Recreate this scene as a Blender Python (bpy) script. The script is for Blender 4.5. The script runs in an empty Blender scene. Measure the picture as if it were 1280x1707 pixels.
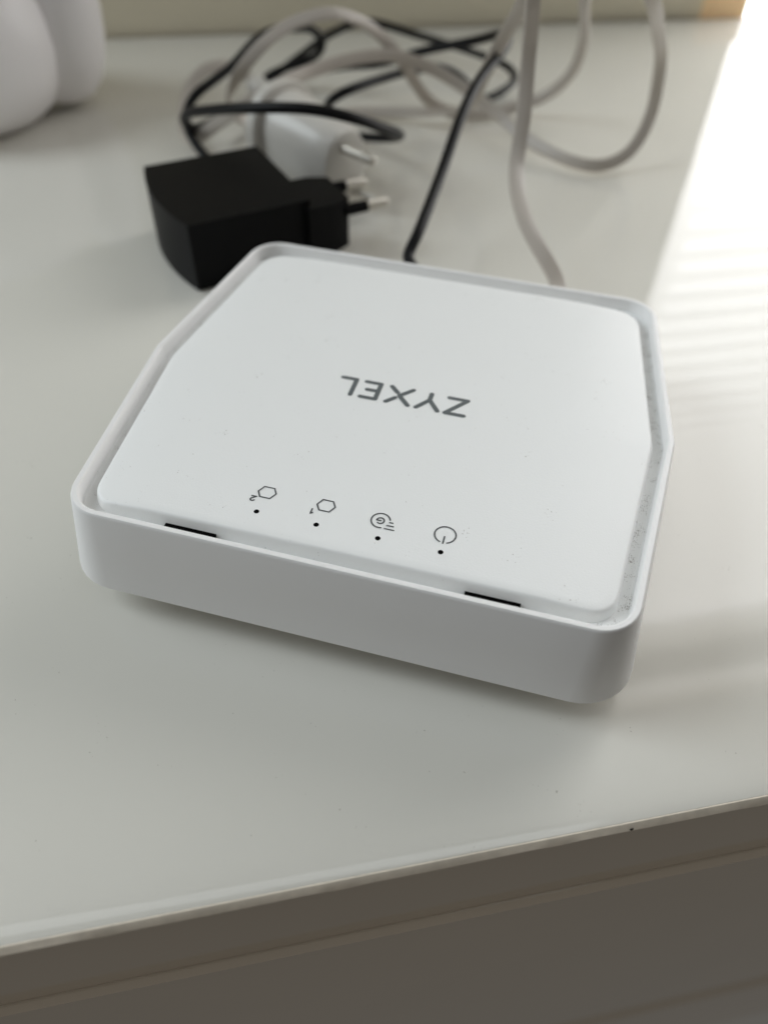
import bpy, bmesh, math, random
from mathutils import Vector, Matrix
random.seed(7)
S = bpy.context.scene
COL = S.collection

# ------------------------------------------------------------------ camera
# frame: metres, table top at z = 0, camera above the origin looking along +Y and down
cam_d = bpy.data.cameras.new('camera')
cam = bpy.data.objects.new('camera', cam_d); COL.objects.link(cam)
PITCH, ROLL, CAM_Z = 0.83153, 0.0345, 0.15619
fwd = Vector((0, math.cos(PITCH), -math.sin(PITCH)))
rt0 = Vector((1, 0, 0)); up0 = rt0.cross(fwd)
rt = rt0*math.cos(ROLL) + up0*math.sin(ROLL)
up = up0*math.cos(ROLL) - rt0*math.sin(ROLL)
m = Matrix((rt, up, -fwd)).transposed().to_4x4(); m.translation = (0, 0, CAM_Z)
cam.matrix_world = m
cam_d.sensor_fit = 'VERTICAL'
cam_d.sensor_height = 8.129; cam_d.sensor_width = 6.095
cam_d.lens = 6.0
cam_d.clip_start = 0.005; cam_d.clip_end = 50
cam_d.dof.use_dof = True
cam_d.dof.focus_distance = 0.170
cam_d.dof.aperture_fstop = 1.7
S.camera = cam

# ------------------------------------------------------------------ world, lamps, exposure
W = bpy.data.worlds.new('World'); S.world = W; W.use_nodes = True
nt = W.node_tree; bg = nt.nodes['Background']
bg.inputs[0].default_value = (1.0, 0.94, 0.85, 1); bg.inputs[1].default_value = 0.105

def area(name, loc, target, sx, sy, power, col):
    l = bpy.data.lights.new(name, 'AREA'); l.shape = 'RECTANGLE'; l.size = sx; l.size_y = sy
    l.energy = power; l.color = col
    o = bpy.data.objects.new(name, l); COL.objects.link(o); o.location = loc
    o.rotation_euler = (Vector(target)-Vector(loc)).to_track_quat('-Z', 'Y').to_euler()
    return o
# a lamp added overhead to brighten the dresser's rolled front edge, and a cool window off to the left
area('high_light', (-.15, -.10, 1.7), (-.15, -.09, 0), 1.7, 0.28, 2.2, (0.92, 0.97, 1.0))
area('side_window', (-1.20, 0.40, 0.90), (-.05, 0.22, 0), 1.0, 1.0, 18.5, (0.87, 0.95, 1.0))
BLIND_GLOW, PANE_GLOW = 4.0, 5.4

S.view_settings.view_transform = 'Standard'; S.view_settings.look = 'None'
S.view_settings.exposure = 0.08; S.view_settings.gamma = 1
S.view_settings.use_curve_mapping = False
S.render.engine = 'CYCLES'
S.cycles.use_denoising = True
S.cycles.max_bounces = 10; S.cycles.diffuse_bounces = 5; S.cycles.glossy_bounces = 5
S.cycles.caustics_reflective = False; S.cycles.caustics_refractive = False

# ------------------------------------------------------------------ materials
def mat(name, col, rough=0.5, metal=0.0, ior=1.45, bump=0.0, bscale=2000.0, var=0.0, vscale=60.0,
        spec=0.5, specks=None, sss=0.0):
    M = bpy.data.materials.new(name); M.use_nodes = True
    n = M.node_tree.nodes; L = M.node_tree.links; b = n['Principled BSDF']
    b.inputs['Base Color'].default_value = (*col, 1); b.inputs['Roughness'].default_value = rough
    b.inputs['Metallic'].default_value = metal; b.inputs['IOR'].default_value = ior
    b.inputs['Specular IOR Level'].default_value = spec
    tc = n.new('ShaderNodeTexCoord')
    colsock = None
    if var > 0:
        t = n.new('ShaderNodeTexNoise'); t.inputs['Scale'].default_value = vscale; t.inputs['Detail'].default_value = 4
        L.new(tc.outputs['Object'], t.inputs['Vector'])
        r = n.new('ShaderNodeMapRange'); r.inputs['From Min'].default_value = .3; r.inputs['From Max'].default_value = .7
        r.inputs['To Min'].default_value = 1-var; r.inputs['To Max'].default_value = 1+var
        L.new(t.outputs['Fac'], r.inputs['Value'])
        x = n.new('ShaderNodeVectorMath'); x.operation = 'SCALE'; x.inputs[0].default_value = col
        L.new(r.outputs['Result'], x.inputs['Scale']); colsock = x.outputs['Vector']
        r2 = n.new('ShaderNodeMapRange'); r2.inputs['From Min'].default_value = .3; r2.inputs['From Max'].default_value = .7
        r2.inputs['To Min'].default_value = rough*0.85; r2.inputs['To Max'].default_value = rough*1.2
        L.new(t.outputs['Fac'], r2.inputs['Value']); L.new(r2.outputs['Result'], b.inputs['Roughness'])
    if specks:
        sc, thr, dark = specks[:3]
        t = n.new('ShaderNodeTexNoise'); t.inputs['Scale'].default_value = sc; t.inputs['Detail'].default_value = 2
        t2 = n.new('ShaderNodeTexNoise'); t2.inputs['Scale'].default_value = sc*0.09; t2.inputs['Detail'].default_value = 1
        L.new(tc.outputs['Object'], t.inputs['Vector']); L.new(tc.outputs['Object'], t2.inputs['Vector'])
        add = n.new('ShaderNodeMath'); add.operation = 'MULTIPLY_ADD'; add.inputs[1].default_value = 0.5
        L.new(t2.outputs['Fac'], add.inputs[0]); L.new(t.outputs['Fac'], add.inputs[2])
        r = n.new('ShaderNodeMapRange'); r.inputs['From Min'].default_value = thr; r.inputs['From Max'].default_value = thr+.05
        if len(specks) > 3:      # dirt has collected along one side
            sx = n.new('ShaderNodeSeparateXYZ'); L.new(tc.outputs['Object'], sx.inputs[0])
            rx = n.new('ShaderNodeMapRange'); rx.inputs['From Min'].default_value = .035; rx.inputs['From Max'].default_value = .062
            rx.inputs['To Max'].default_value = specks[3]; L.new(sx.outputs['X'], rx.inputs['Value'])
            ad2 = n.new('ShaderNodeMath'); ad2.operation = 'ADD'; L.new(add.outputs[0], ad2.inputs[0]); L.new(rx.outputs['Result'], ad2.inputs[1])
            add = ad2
        L.new(add.outputs[0], r.inputs['Value'])
        mx = n.new('ShaderNodeMix'); mx.data_type = 'RGBA'
        L.new(r.outputs['Result'], mx.inputs['Factor'])
        if colsock: L.new(colsock, mx.inputs['A'])
        else: mx.inputs['A'].default_value = (*col, 1)
        mx.inputs['B'].default_value = (*dark, 1); colsock = mx.outputs['Result']
    if colsock: L.new(colsock, b.inputs['Base Color'])
    if bump > 0:
        t = n.new('ShaderNodeTexNoise'); t.inputs['Scale'].default_value = bscale; t.inputs['Detail'].default_value = 3
        L.new(tc.outputs['Object'], t.inputs['Vector'])
        bp = n.new('ShaderNodeBump'); bp.inputs['Strength'].default_value = bump; bp.inputs['Distance'].default_value = 0.0002
        L.new(t.outputs['Fac'], bp.inputs['Height']); L.new(bp.outputs['Normal'], b.inputs['Normal'])
    return M
def emit(name, col, strength):
    M = bpy.data.materials.new(name); M.use_nodes = True
    b = M.node_tree.nodes['Principled BSDF']; b.inputs['Base Color'].default_value = (.08, .08, .08, 1)
    b.inputs['Emission Color'].default_value = (*col, 1); b.inputs['Emission Strength'].default_value = strength
    return M

M_TABLE = mat('white_lacquer', (.69, .675, .62), .035, var=.015, vscale=9, bump=.012, bscale=40, specks=(1100, 1.03, (.48, .46, .41)))
M_EDGE  = mat('edge_band', (.86, .78, .66), .5, var=.08, vscale=400)
M_FRONT = mat('drawer_lacquer', (.71, .63, .525), .07, var=.03, vscale=12)
M_PLAST = mat('white_plastic', (.86, .855, .85), .42, bump=.06, bscale=5000)
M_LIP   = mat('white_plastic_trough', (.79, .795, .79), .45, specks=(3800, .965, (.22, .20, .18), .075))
M_PLATE = mat('white_plastic_plate', (.86, .87, .865), .46, bump=.16, bscale=2600, specks=(1900, 1.03, (.45, .43, .41)))
M_GREY  = mat('grey_print', (.115, .13, .135), .5)
M_ICON  = mat('dark_grey_print', (.07, .075, .08), .5)
M_HOLE  = mat('black_void', (.002, .002, .002), .8, spec=.05)
M_BLACK = mat('black_plastic', (.0025, .0025, .003), .5, bump=.10, bscale=3000, spec=.14)
M_CORD  = mat('black_cord', (.003, .003, .004), .42, spec=.2)
M_FLAT  = mat('pale_grey_cable', (.47, .43, .385), .34)
M_PLUG  = mat('white_plug_plastic', (.62, .60, .56), .30)
M_METAL = mat('nickel', (.62, .59, .53), .5, metal=.75)
M_CLEAR = mat('milky_connector', (.70, .69, .66), .2)
M_CERAM = mat('matt_white_ceramic', (.93, .905, .915), .4)
M_WALL  = mat('beige_wall', (.82, .765, .62), .75, var=.03, vscale=8)
M_WOOD  = mat('pale_wood', (.95, .68, .40), .5, var=.12, vscale=40)
M_FRAME = mat('window_frame_white', (.75, .74, .70), .4)
M_SLAT  = emit('backlit_slat', (1, .99, .975), BLIND_GLOW)
M_TRANS = emit('transom_glow', (1, .97, .92), 1.7)
M_PANE  = emit('bright_pane', (1, 1, 1), PANE_GLOW)

# ------------------------------------------------------------------ mesh helpers
def link(name, me, parent=None, material=None, smooth=None):
    o = bpy.data.objects.new(name, me); COL.objects.link(o)
    if material: me.materials.append(material)
    if parent: o.parent = parent
    if smooth is not None:
        for p in me.polygons: p.use_smooth = True
        if smooth > 0:
            try: me.set_sharp_from_angle(angle=math.radians(smooth))
            except Exception: pass
    return o
def mesh(name, v, f, parent=None, material=None, smooth=None):
    me = bpy.data.meshes.new(name); me.from_pydata([tuple(p) for p in v], [], f); me.update()
    bm = bmesh.new(); bm.from_mesh(me); bmesh.ops.recalc_face_normals(bm, faces=bm.faces); bm.to_mesh(me); bm.free()
    return link(name, me, parent, material, smooth)
def empty(name, loc=(0, 0, 0), rz=0.0):
    o = bpy.data.objects.new(name, None); COL.objects.link(o); o.location = loc; o.rotation_euler = (0, 0, rz)
    o.empty_display_size = 0.02
    return o
def tag(o, label=None, cat=None, group=None, kind=None):
    if label: o['label'] = label
    if cat: o['category'] = cat
    if group: o['group'] = group
    if kind: o['kind'] = kind
    return o
def box(name, lo, hi, parent=None, material=None, bevel=0.0, seg=2):
    bm = bmesh.new(); bmesh.ops.create_cube(bm, size=1)
    for v in bm.verts:
        v.co = Vector([lo[i] + (v.co[i]+.5)*(hi[i]-lo[i]) for i in range(3)])
    if bevel > 0: bmesh.ops.bevel(bm, geom=bm.edges[:], offset=bevel, segments=seg, profile=.5, affect='EDGES')
    me = bpy.data.meshes.new(name); bm.to_mesh(me); bm.free()
    return link(name, me, parent, material, 35 if bevel else None)
def loft(rings, cap0=False, cap1=False):
    n = len(rings[0]); v = [p for r in rings for p in r]; f = []
    for i in range(len(rings)-1):
        for j in range(n):
            k = (j+1) % n; f.append((i*n+j, i*n+k, (i+1)*n+k, (i+1)*n+j))
    if cap0: f.append(tuple(range(n-1, -1, -1)))
    if cap1: b = (len(rings)-1)*n; f.append(tuple(range(b, b+n)))
    return v, f
def spline(P, step):
    # centripetal-ish Catmull-Rom through P, resampled
    P = [Vector(p) for p in P]; out = []
    Q = [P[0]*2-P[1]] + P + [P[-1]*2-P[-2]]
    for i in range(1, len(Q)-2):
        p0, p1, p2, p3 = Q[i-1:i+3]
        t1 = max((p1-p0).length, 1e-6)**.5; t2 = t1+max((p2-p1).length, 1e-6)**.5; t3 = t2+max((p3-p2).length, 1e-6)**.5
        n = max(2, int((p2-p1).length/step))
        for k in range(n):
            t = t1+(t2-t1)*k/n
            A1 = p0*((t1-t)/t1)+p1*(t/t1); A2 = p1*((t2-t)/(t2-t1))+p2*((t-t1)/(t2-t1)); A3 = p2*((t3-t)/(t3-t2))+p3*((t-t2)/(t3-t2))
            B1 = A1*((t2-t)/t2)+A2*(t/t2); B2 = A2*((t3-t)/(t3-t1))+A3*((t-t1)/(t3-t1))
            out.append(B1*((t2-t)/(t2-t1))+B2*((t-t1)/(t2-t1)))
    out.append(P[-1])
    for _ in range(3):
        out = [out[0]] + [(out[i-1]+out[i]*2+out[i+1])/4 for i in range(1, len(out)-1)] + [out[-1]]
    return out
def sweep(path, section, ref, zmin=None):
    # section: list of (a, b) in (wide, thin) axes; thin axis kept close to the vector ref (a function of index)
    rings = []; prev = None
    for i, p in enumerate(path):
        t = (path[min(i+1, len(path)-1)]-path[max(i-1, 0)]).normalized()
        r = ref(i) if callable(ref) else ref
        nrm = (r - t*r.dot(t))
        if nrm.length < .25 and prev is not None: nrm = prev - t*prev.dot(t)
        nrm.normalize()
        if prev is not None:
            nrm = (nrm*.25 + (prev - t*prev.dot(t)).normalized()*.75).normalized()
            nrm = (nrm - t*nrm.dot(t)).normalized()
        prev = nrm; w = t.cross(nrm)
        ring = [p + w*a + nrm*b for a, b in section]
        if zmin is not None:
            lo = min(q.z for q in ring)
            if lo < zmin: ring = [q + Vector((0, 0, zmin-lo)) for q in ring]
        rings.append(ring)
    return loft(rings, True, True)
def circle(r, n=10): return [(r*math.cos(2*math.pi*k/n), r*math.sin(2*math.pi*k/n)) for k in range(n)]
def rrect(w, h, r, n=3):
    out = []
    for cx, cy, a0 in ((w-r, h-r, 0), (-w+r, h-r, 90), (-w+r, -h+r, 180), (w-r, -h+r, 270)):
        for k in range(n+1):
            a = math.radians(a0+90*k/n); out.append((cx+r*math.cos(a), cy+r*math.sin(a)))
    return out

# ------------------------------------------------------------------ setting: wall, dresser, window (frame: u along the wall, n away from the camera)
T_YAW, N_FRONT, N_BACK = 0.21698, 0.046, 0.566
def tframe(name): return empty(name, (0, 0, 0), T_YAW)

wall = empty('wall', (0, 0, 0), T_YAW); tag(wall, kind='structure')
wv, wf_ = [], []
def addbox(lo, hi):
    b = len(wv)
    for z in (lo[2], hi[2]):
        wv.extend([(lo[0], lo[1], z), (hi[0], lo[1], z), (hi[0], hi[1], z), (lo[0], hi[1], z)])
    wf_.extend([(b, b+3, b+2, b+1), (b+4, b+5, b+6, b+7), (b, b+1, b+5, b+4), (b+1, b+2, b+6, b+5), (b+2, b+3, b+7, b+6), (b+3, b, b+4, b+7)])
addbox((-.62, .570, -.8), (.355, .66, 1.55)); addbox((.3552, .5702, -.8), (.3755, .5722, 1.55)); addbox((.3765, .574, 1.137), (2.2, .66, 1.55)); addbox((.3765, .574, -.8), (2.2, .66, -.12))
addbox((1.932, .576, -.118), (2.2, .66, .998))
wall_face = mesh('wall_surface', wv, wf_, wall, M_WALL)

dresser = tframe('dresser')
tag(dresser, 'white lacquered dresser whose glossy top carries the modem and cables', 'dresser')
U0, U1 = -1.0, 1.25
prof = [(.566, -.0001), (.566, 0), (.30, 0), (.12, 0), (.068, 0), (.060, -.00003), (.055, -.00013), (.0515, -.00030), (.0490, -.00055), (.0474, -.00080), (.0465, -.00105), (.0463, -.0014), (.0463, -.0020)]
v = []; f = []
us = [U0+(U1-U0)*i/12 for i in range(13)]
for u in us: v += [(u, n, z) for n, z in prof]
k = len(prof)
for i in range(12):
    for j in range(k-1): f.append((i*k+j, (i+1)*k+j, (i+1)*k+j+1, i*k+j+1))
mesh('top_panel', v, f, dresser, M_TABLE, 40)
# thin beige edge band with an uneven lower border
v = []; f = []; N = 600
for i in range(N+1):
    u = -.25+.6*i/N
    lo = -.0026 - .0003*math.sin(u*37)*math.sin(u*91) - (.0006*max(0, math.sin(u*140+1))**8)
    v += [(u, .0466, -.0011), (u, .0462, -.00115), (u, .0456, -.0018), (u, .0451, lo), (u, .0480, lo-.0004)]
for i in range(N):
    for j in range(4): f.append((i*5+j, (i+1)*5+j, (i+1)*5+j+1, i*5+j+1))
mesh('edge_band', v, f, dresser, M_EDGE, 30)
box('top_rail', (U0, .0470, -.0445), (U1, .0650, -.0030), dresser, M_FRONT)
def drawer(z1, z0, lip, nf, tilt):
    d = empty('drawer'); d.parent = dresser
    pr = [(.064, z0), (nf, z0), (nf, z1-lip), (nf+tilt, z1), (.0640, z1+.0002)]
    v = [(u, n, z) for u in (U0+.02, U1-.02) for n, z in pr]; q = len(pr)
    f = [(j, (j+1) % q, q+(j+1) % q, q+j) for j in range(q)] + [tuple(range(q)), tuple(range(2*q-1, q-1, -1))]
    mesh('drawer_front', v, f, d, M_FRONT)
    return d
drawer(-.0448, -.288, .0006, .0449, .0016)
drawer(-.2885, -.50, .036, .0445, .009)
box('carcass', (U0+.001, .066, -.75), (U1-.001, .565, -.004), dresser, M_FRONT)
# chip in the edge band
mesh('chip', [(.0640, .0452, -.0014), (.0647, .0452, -.0013), (.0649, .0451, -.0018), (.0644, .04495, -.0021), (.0639, .0451, -.0017)], [(0, 1, 2, 3, 4)], dresser, M_HOLE)

window = tframe('window')
tag(window, 'bright window with a white slatted blind, mirrored in the dresser top', 'window')
WU0, WU1, WZ0, WZ1 = .360, 1.9, -.10, .885
sw, nseg = .0235, 6
def slat_mesh():
    v = []; f = []
    for i in range(nseg+1):
        a = i/nseg-.5
        v += [(WU0, a*sw, .0024*(1-4*a*a)), (WU1, a*sw, .0024*(1-4*a*a))]
    for i in range(nseg): f.append((i*2, i*2+1, i*2+3, i*2+2))
    me = bpy.data.meshes.new('slat'); me.from_pydata(v, [], f)
    for p in me.polygons: p.use_smooth = True
    me.materials.append(M_SLAT); return me
sm = slat_mesh(); pitch = .0222; z = WZ0+.01
while z < WZ1:
    o = bpy.data.objects.new('slat', sm); COL.objects.link(o); o.parent = window
    o.location = (0, .584, z); o.rotation_euler = (math.radians(66), 0, 0); z += pitch
box('edge_glow_strip', (.3757, .5725, WZ0), (.3935, .5735, .8885), window, M_SLAT)  # glowing strip added so the blind's mirrored edge looks straight
box('head_rail', (.3765, .555, .889), (WU1+.02, .600, .995), window, M_FRAME, .003)
box('window_sill', (.3435, .5665, -.05), (.3765, .5695, .0150), window, M_WOOD)
mesh('pane', [(WU0, .602, WZ0), (WU1, .602, WZ0), (WU1, .602, WZ1), (WU0, .602, WZ1)], [(0, 1, 2, 3)], window, M_PANE)
mesh('transom_pane', [(.3768, .590, .99), (WU1, .590, .99), (WU1, .590, 1.137), (.3768, .590, 1.137)], [(0, 1, 2, 3)], window, M_TRANS)
fr = empty('frame'); fr.parent = window
for a, b in (((.3762, .625, WZ0-.018), (.400, .64, 1.0)), ((WU1+.001, .605, WZ0-.018), (WU1+.03, .64, 1.0))):
    box('jamb', a, b, fr, M_FRAME)

# ------------------------------------------------------------------ modem
H, ZB = .031, .008
modem = empty('modem', (.00341, .15719, 0), -.23841)
tag(modem, 'white six-sided plastic modem lying in front, grey lettering upside down on its lid', 'modem')
HEX = [(-.0632, -.0616), (.0632, -.0616), (.0700, .0002), (.0635, .0643), (-.0635, .0643), (-.0700, .0002)]
PLT = [(-.0588, -.0567), (.0588, -.0567), (.0650, -.0010), (.0592, .0577), (-.0592, .0577), (-.0650, -.0010)]
def outline(base, off, radii, n=8):
    P = [Vector(p) for p in base]; m_ = len(P); out = []
    lines = []
    for i in range(m_):
        a, b = P[i], P[(i+1) % m_]; d = (b-a).normalized(); nrm = Vector((-d.y, d.x)); lines.append((a+nrm*off, d))
    V = []
    for i in range(m_):
        a, d = lines[i-1]; b, e = lines[i]; den = d.x*e.y-d.y*e.x; t = ((b-a).x*e.y-(b-a).y*e.x)/den; V.append(a+d*t)
    for i in range(m_):
        r = max(radii[i]-off, .0006); d0 = (V[i]-V[i-1]).normalized(); d1 = (V[(i+1) % m_]-V[i]).normalized()
        ang = math.acos(max(-1, min(1, d0.dot(d1)))); tl = r*math.tan(ang/2)
        c = V[i]-d0*tl + Vector((-d0.y, d0.x))*r; a0 = math.atan2(-d0.x, d0.y)+0.0
        st = (V[i]-d0*tl)-c; a0 = math.atan2(st.y, st.x)
        for k in range(n+1):
            a = a0+ang*k/n; out.append((c.x+r*math.cos(a), c.y+r*math.sin(a)))
    per = n+1; full = []
    for i in range(m_):
        full += out[i*per:(i+1)*per]
        a, b = Vector(out[(i+1)*per-1]), Vector(out[((i+1) % m_)*per])
        full += [tuple(a.lerp(b, k/12)) for k in range(1, 12)]
    return full
RH = [.0095, .0095, .003, .0095, .0095, .003]
RP = [.0068, .0068, .002, .0068, .0068, .002]
def ring(base, off, z, radii): return [(x, y, z(x, y) if callable(z) else z) for x, y in outline(base, off, radii)]
FL = .165
shell = [(.016, ZB-.0004), (-FL*.0226+.0012, ZB), (-FL*.0228+.0004, ZB+.0002), (-FL*.0225, ZB+.0008), (-FL*.011, ZB+.012), (-.0001, H-.0007),
         (.00010, H-.0002), (.00035, H), (.00135, H), (.0016, H-.0002), (.00172, H-.0006), (.0019, H-.0040)]
v, f = loft([ring(HEX, o, z, RH) for o, z in shell], True, False)
sh = mesh('shell', v, f, modem, M_PLAST, 38)
v, f = loft([ring(HEX, o, z, RH) for o, z in ((.00188, H-.0032), (.0021, H-.0039), (.0025, H-.0041), (.0085, H-.0041))])
mesh('trough', v, f, modem, M_LIP, 38)
v, f = loft([ring(HEX, o, z, RH) for o, z in ((.0105, .0001), (.0100, .0004), (.0090, ZB-.0006))], True, False)
mesh('foot_plate', v, f, modem, M_PLAST, 40)
def zp(x, y):
    # lid rolls off gently towards its left and right sides
    half = .0650 - .0060*abs(y+.001)/.058
    d = half-abs(x)
    t = max(0., 1-d/.020)
    return H - .0001 - .0013*t*t
lid = []
for o, dz in ((-.0006, -.0026), (-.0001, -.0007), (.00005, -.00035), (.0003, -.0001), (.0007, -.00001)):
    lid.append(ring(PLT, o, lambda x, y: zp(x, y)+dz, RP))
lid[0] = ring(PLT, -.0005, H-.0044, RP)
for o in (.0025, .004, .006, .008, .010, .0125, .015, .018, .021, .026, .034, .044, .054):
    lid.append(ring(PLT, o, zp, RP))
v, f = loft(lid, False, True)
plate = mesh('lid', v, f, modem, M_PLATE, 38)
# vent slots in the trough
for xa, xb in ((-.0398, -.0277), (.0284, .0402)):
    box('vent_slot', (xa, -.0597, H-.0045), (xb, -.0568, H-.0028), modem, M_HOLE)
# lettering: strokes in the reading frame (turned half round on the lid)
def ribbon(parts, w, name, material, parent, lift=.00004, cap=5):
    v = []; f = []
    for q, poly in enumerate(parts):
        for i in range(len(poly)-1):
            a, b = Vector(poly[i]), Vector(poly[i+1]); d = (b-a).normalized(); base = len(v)
            a0 = math.atan2(d.y, d.x)
            pts = [(b.x+w/2*math.cos(a0-math.pi/2+math.pi*k/cap), b.y+w/2*math.sin(a0-math.pi/2+math.pi*k/cap)) for k in range(cap+1)]
            pts += [(a.x+w/2*math.cos(a0+math.pi/2+math.pi*k/cap), a.y+w/2*math.sin(a0+math.pi/2+math.pi*k/cap)) for k in range(cap+1)]
            h = lift + .000006*((i+q*3) % 7)
            v += [(x, y, zp(x, y)+h) for x, y in pts]; f.append(tuple(range(base, base+len(pts))))
    return mesh(name, v, f, parent, material)
def mmm(parts): return [[(x/1000, y/1000) for x, y in p] for p in parts]
# device frame coordinates, millimetres, as seen from the front
LET = {
 'Z': [[(12.75, 1.15), (17.6, 1.15), (12.75, -5.05), (17.6, -5.05)]],
 'Y': [[(8.0, 1.3), (7.95, -1.3)], [(7.95, -1.3), (5.1, -5.05)], [(7.95, -1.3), (10.75, -5.05)]],
 'X': [[(-2.8, 1.45), (-0.75, -0.7)], [(3.05, 1.45), (-0.05, -1.8), (2.95, -5.05)], [(-2.9, -5.05), (-0.95, -2.9)]],
 'E': [[(-9.75, 1.45), (-5.75, 1.45), (-5.75, -4.95), (-9.85, -4.95)], [(-8.8, -1.7), (-5.75, -1.7)]],
 'L': [[(-16.3, 1.5), (-12.5, 1.5), (-12.5, -4.95)]],
}
for c, parts in LET.items():
    o = ribbon(mmm(parts), .00128, 'logo_letter', M_GREY, plate); o['label'] = 'grey printed letter ' + c
def arc(cx, cy, r, a0, a1, n=26, ry=None):
    ry = ry or r
    return [(cx+r*math.cos(math.radians(a0+(a1-a0)*k/n)), cy+ry*math.sin(math.radians(a0+(a1-a0)*k/n))) for k in range(n+1)]
def hexa(cx, cy):
    return [(cx-1.2, cy+1.65), (cx+1.2, cy+1.65), (cx+2.1, cy+.1), (cx+1.2, cy-1.65), (cx-1.2, cy-1.65), (cx-2.1, cy-.1), (cx-1.2, cy+1.65)]
IW = .00035
ribbon(mmm([hexa(-20.3, -44.25), [(-23.3, -46.1), (-22.2, -46.1), (-23.15, -46.85), (-23.3, -47.2), (-23.05, -47.5), (-22.65, -47.55), (-22.3, -47.25)]]), IW, 'status_icon', M_ICON, plate)
ribbon(mmm([hexa(-6.15, -44.4), [(-8.85, -46.1), (-8.85, -47.55), (-8.45, -47.2)]]), IW, 'status_icon', M_ICON, plate)
ribbon(mmm([arc(6.8, -45.25, 2.12, 18, 285), [(6.9, -45.3), (5.95, -45.3)], arc(6.75, -45.3, .85, 180, -125, 18), [(8.9, -45.3), (9.6, -45.3)], [(8.5, -46.3), (9.95, -46.3)], [(8.2, -47.3), (10.3, -47.3)]]), IW, 'status_icon', M_ICON, plate)
ribbon(mmm([arc(21.45, -45.35, 2.35, -70, 250, 34), [(21.42, -45.9), (21.42, -47.9)]]), IW, 'status_icon', M_ICON, plate)
for x in (-20.5, -6.5, 7.55, 21.5):
    pts = [(x/1000+.00062*math.cos(2*math.pi*k/20), -.0504+.00062*math.sin(2*math.pi*k/20)) for k in range(20)]
    v = [(a, b, zp(a, b)+.00002) for a, b in pts]
    mesh('led_window', v, [tuple(range(20))], plate, M_HOLE)

# ------------------------------------------------------------------ black power adapter with its cord
AX = math.radians(29.5); ax = Vector((math.cos(AX), math.sin(AX), 0)); ay = Vector((-math.sin(AX), math.cos(AX), 0))
adapter = empty('power_adapter', (-.0724, .2510, 0), AX)      # near left bottom corner
tag(adapter, 'black two-pin power adapter with its black cord, behind the modem', 'power adapter')
def prism(name, outline2, z0, z1, bevel, parent, material):
    bm = bmesh.new()
    lo = [bm.verts.new((x, y, z0)) for x, y in outline2]; hi = [bm.verts.new((x, y, z1)) for x, y in outline2]; n = len(lo)
    bm.faces.new(lo[::-1]); bm.faces.new(hi)
    for i in range(n): bm.faces.new((lo[i], lo[(i+1) % n], hi[(i+1) % n], hi[i]))
    es = [e for e in bm.edges if e.calc_face_angle(0) > .5]
    bmesh.ops.bevel(bm, geom=es, offset=bevel, segments=3, profile=.5, affect='EDGES')
    me = bpy.data.meshes.new(name); bm.to_mesh(me); bm.free()
    return link(name, me, parent, material, 30)
L_, W_ = .0470, .0535
left = [(-.0042*(1-(2*k/10-1)**2), W_*(1-k/10)) for k in range(11)]
prism('body', [(L_, 0), (L_, W_)] + left, .0006, .0262, .0026, adapter, M_BLACK)
org = Vector((-.0724, .2510, 0))
pm = Vector((-.0073, .2990, 0))-org; pa, pb = pm.dot(ax), pm.dot(ay)
nk = [(L_-.002, pb-.013), (L_+.0085, pb-.013), (L_+.0160, pb-.0095), (L_+.0160, pb+.0095), (L_+.0085, pb+.013), (L_-.002, pb+.013)]
prism('plug_neck', nk, .0045, .0240, .0018, adapter, M_BLACK)
def rod(name, p, q, r, parent, material, n=14, tip=True):
    p, q = Vector(p), Vector(q); d = (q-p).normalized(); L = (q-p).length
    a = d.orthogonal().normalized(); b = d.cross(a); rings = []
    prof = [(0, r), (L-r*.7, r), (L-r*.3, r*.82), (L, r*.35)] if tip else [(0, r), (L, r)]
    for s, rr in prof: rings.append([p+d*s+a*rr*math.cos(2*math.pi*k/n)+b*rr*math.sin(2*math.pi*k/n) for k in range(n)])
    v, f = loft(rings, True, True)
    return mesh(name, v, f, parent, material, 45)
for sgn in (-1, 1):
    y = pb+sgn*.0095
    pn = rod('pin', (L_+.0150, y, .0190), (pa, y, .0190), .0020, adapter, M_METAL)
    rod('pin_sleeve', (L_+.0145, y, .0190), (pa-.0095, y, .0190), .00225, pn, M_BLACK, tip=False)
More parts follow.
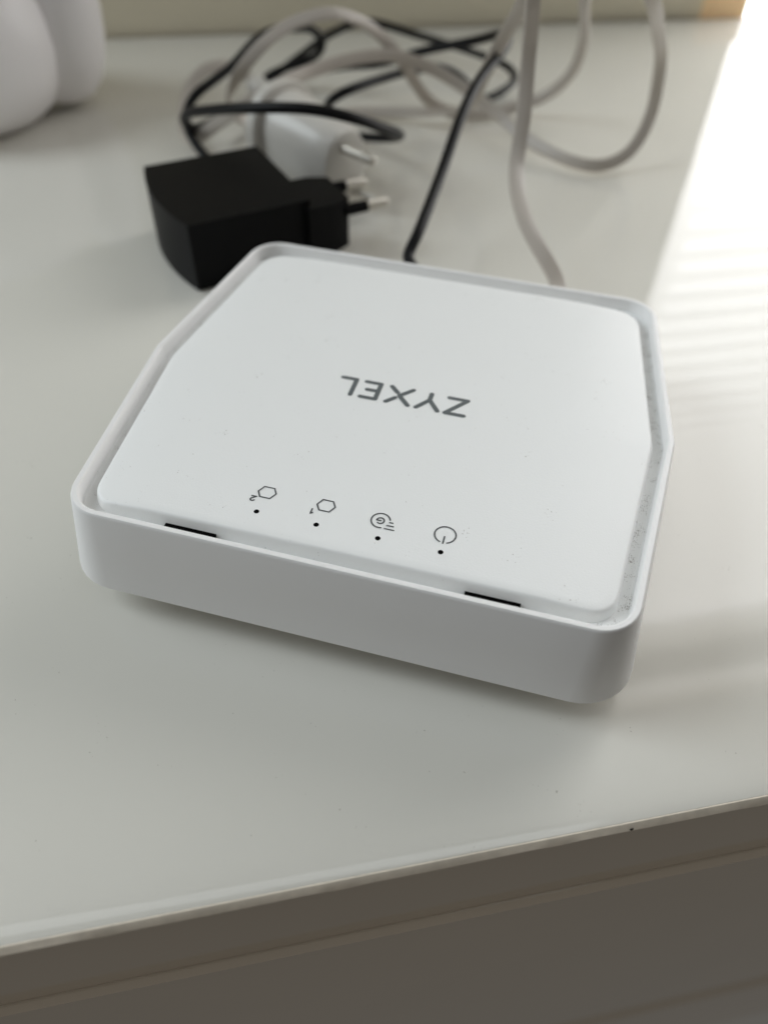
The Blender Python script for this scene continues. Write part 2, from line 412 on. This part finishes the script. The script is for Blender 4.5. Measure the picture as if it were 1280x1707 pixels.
FLAT = [  # millimetres
    (57.8,238.1,17.0), (53.6,241.9,22.0), (47.2,254.5,28.0), (44.6,273.6,32.0), (45.2,290.3,38.0), (46.6,297.9,48.0), (46.6,307.8,65.0), (45.6,307.7,80.0),
    (44.6,307.3,88.0), (44.0,313.7,90.0), (43.6,316.0,86.0), (44.2,322.4,80.0), (43.1,335.4,70.0), (41.3,352.5,58.0), (36.9,366.3,40.0), (34.0,379.4,25.0),
    (27.4,401.3,13.0), (11.5,416.5,7.0), (-13.5,422.6,4.0), (-36.7,416.4,4.0), (-55.7,405.6,5.0), (-69.4,395.2,7.0), (-78.2,388.4,12.0), (-79.8,381.0,20.0),
    (-78.4,378.9,26.0), (-73.4,376.5,34.0), (-63.1,377.3,45.0), (-50.0,388.3,52.0), (-32.2,395.9,55.0), (-20.3,403.7,51.0), (-7.8,409.3,42.0), (1.2,408.6,33.0),
    (8.5,414.3,21.0), (19.9,421.9,8.0), (32.3,424.3,4.0), (46.6,426.4,4.0), (62.7,431.4,6.0), (77.4,430.8,12.0), (86.2,422.3,25.0), (85.6,403.4,45.0),
    (75.2,367.8,70.0), (72.5,350.3,82.0), (75.8,334.9,90.0), (84.9,328.5,88.0), (94.3,336.8,78.0), (105.1,357.1,63.0), (116.0,376.8,44.0), (118.1,378.5,22.0),
    (111.2,370.4,10.0), (101.8,366.2,5.0), (92.1,364.0,4.5), (77.6,373.0,5.0), (61.4,388.9,8.0), (49.8,400.9,13.0), (28.2,409.5,24.0), (10.0,408.5,32.0),
    (-4.6,402.4,37.0), (-21.2,392.2,38.0), (-39.5,377.4,37.0), (-56.2,357.8,35.0), (-69.3,352.8,29.0), (-81.9,357.7,20.0), (-93.1,363.1,11.0), (-103.1,382.2,6.0),
    (-107.4,400.6,8.0), (-107.1,415.9,14.0), (-100.2,426.7,20.0), (-89.4,435.9,20.0), (-82.3,443.0,14.0), (-76.6,437.9,10.0),
]
CORD = [  # millimetres
    (-83.9,344.9,9.0), (-89.4,351.3,11.0), (-94.6,359.3,14.0), (-98.2,367.1,17.0), (-97.8,372.8,21.0), (-94.7,375.7,25.0), (-80.2,397.5,31.0), (-69.3,417.0,38.0),
    (-61.3,424.7,40.0), (-53.8,435.9,38.0), (-45.3,456.8,31.0), (-41.3,462.6,23.0), (-46.4,462.7,17.0), (-61.4,461.0,12.0), (-72.3,460.2,8.0), (-75.7,458.8,5.0),
    (-72.4,464.1,4.0), (-64.4,484.2,6.0), (-54.8,494.8,10.0), (-43.8,501.0,16.0), (-28.7,512.9,20.0), (-18.3,518.8,20.0), (11.7,516.6,14.0), (33.1,505.8,12.0),
    (50.1,492.8,11.0), (62.8,483.2,9.0), (65.5,471.1,7.0), (58.3,455.7,6.0), (49.4,446.1,5.0), (43.2,441.7,6.0), (39.4,444.9,9.0), (33.9,447.2,14.0),
    (23.5,441.8,20.0), (10.5,426.7,24.0), (-7.2,399.4,28.0), (-27.3,375.5,28.0), (-34.0,387.1,18.0), (-30.4,393.6,6.0), (-16.3,377.5,9.0), (-4.7,369.4,12.0),
    (1.4,351.4,20.0), (-0.5,334.4,28.0), (-5.4,322.6,34.0), (-17.9,308.2,43.0), (-32.7,306.9,46.0), (-59.8,316.9,42.0), (-82.8,336.9,33.0), (-91.3,347.4,28.0),
    (-95.6,354.6,22.0), (-94.2,359.8,17.0), (-89.8,379.9,12.0), (-74.7,433.8,7.0), (-55.0,461.0,8.0), (-34.6,457.2,14.0), (-8.1,440.4,22.0), (10.2,433.1,30.0),
    (35.8,417.6,40.0), (45.6,399.7,48.0), (47.6,384.5,52.0), (45.8,369.4,52.0), (33.2,341.0,48.0), (25.4,318.4,42.0), (17.3,291.1,30.0), (7.9,258.4,20.0),
    (5.1,252.7,16.0),
]
inv = (Matrix.Translation(org) @ Matrix.Rotation(AX, 4, 'Z')).inverted()
dev_mat = Matrix.Translation((.00341, .15719, 0)) @ Matrix.Rotation(-.23841, 4, 'Z')
cp = [Vector(p)/1000 for p in CORD]
cp += [dev_mat @ Vector((.0085, .0665, .0145)), dev_mat @ Vector((.0085, .0600, .0145))]
path = [inv @ p for p in spline(cp, .0025)]
v, f = sweep(path, circle(.0021, 12), Vector((0, .3, 1)), .0003)
mesh('cord', v, f, adapter, M_CORD, 60)
rod('strain_relief', inv @ (dev_mat @ Vector((.0085, .0690, .0146))), inv @ (dev_mat @ Vector((.0085, .0615, .0145))), .0036, adapter, M_CORD, tip=False)

# ------------------------------------------------------------------ pale flat cable
fp = [dev_mat @ Vector((.0345, .0610, .0135)), dev_mat @ Vector((.0350, .0680, .0140))] + [Vector(p)/1000 for p in FLAT]
path = spline(fp, .0028)
cable = empty('flat_cable', fp[0]); tag(cable, 'pale grey flat phone cable looping up behind the modem', 'cable')
path = [p-fp[0] for p in path]
def ref(i):
    return Vector((.25*math.sin(i*.021), -.75, .65+.35*math.sin(i*.013+1)))
v, f = sweep(path, rrect(.0028, .0008, .0004, 2), ref, .0004-fp[0].z)
mesh('cable_jacket', v, f, cable, M_FLAT, 32)
e = path[-1]; d = (path[-1]-path[-3]).normalized()
cn = box('connector', (-.0055, -.0048, -.0035), (.0055, .0048, .0035), cable, M_CLEAR, .0008)
cn.location = e+d*.004+Vector((0, 0, .001)); cn.rotation_euler = d.to_track_quat('X', 'Z').to_euler()

# ------------------------------------------------------------------ white two-pin plug behind the adapter
pw = empty('white_plug', (-.050, .352, 0)); tag(pw, 'white round plug with two metal pins lying behind the black adapter', 'plug')
def frustum(name, prof, parent, material, squash=1.0):
    p0 = Vector((0, 0, 0)); d = Vector((.74, -.67, 0)).normalized(); side = Vector((-d.y, d.x, 0)); upv = Vector((0, 0, 1)); n = 40; rings = []
    for s, r, zc in prof:
        row = []
        for k in range(n):
            a = 2*math.pi*k/n; ex = .86
            cx = math.copysign(abs(math.cos(a))**ex, math.cos(a)); sx = math.copysign(abs(math.sin(a))**ex, math.sin(a))
            row.append(d*s + side*(r*squash*cx) + upv*(zc+r*sx))
        rings.append(row)
    v, f = loft(rings, True, True)
    return mesh(name, v, f, parent, material, 40)
frustum('flange', [(-.007, .0150, .0205), (-.0065, .0175, .0205), (-.004, .0198, .0205), (-.0005, .0200, .0205), (.0008, .0196, .0205), (.0012, .018, .0205)], pw, M_PLUG, .95)
frustum('plug_body', [(.0010, .0172, .0200), (.012, .0170, .0195), (.030, .0158, .0175), (.0365, .0150, .0166), (.0385, .0140, .0164), (.0392, .0120, .0162)], pw, M_PLUG, .85)
dd = Vector((.74, -.67, 0)).normalized()
for z, sx in ((.0252, .0022), (.0072, -.0022)):
    sd = Vector((-dd.y, dd.x, 0))*(-sx)
    rod('pin', dd*.037+sd+Vector((0, 0, z)), dd*.058+sd+Vector((0, 0, z)), .0019, pw, M_METAL)

# ------------------------------------------------------------------ white ceramic ornament, cut by the frame
orn = empty('ornament', (-.223, .411, 0)); tag(orn, 'smooth white ceramic ornament with a rounded side lobe at the back corner', 'ornament')
def lathe(name, prof, n, parent, material, ctr=(0, 0), sx=1, sy=1, bend=0):
    rings = [[(ctr[0]+r*sx*math.cos(2*math.pi*k/n)+bend*z*z, ctr[1]+r*sy*math.sin(2*math.pi*k/n), z) for k in range(n)] for r, z in prof]
    v, f = loft(rings, True, True)
    return mesh(name, v, f, parent, material, 60)
lathe('ornament_body', [(.030, .0003), (.040, .0015), (.048, .008), (.053, .018), (.056, .032), (.055, .045), (.052, .056), (.046, .066), (.037, .074), (.026, .079), (.010, .082)], 48, orn, M_CERAM)
lathe('side_lobe', [(.006, .002), (.014, .005), (.020, .012), (.0235, .022), (.0245, .032), (.024, .044), (.021, .057), (.016, .069), (.009, .078), (.003, .081)], 40, orn, M_CERAM, ctr=(.048, .020), sx=.95, sy=.95, bend=1.6)
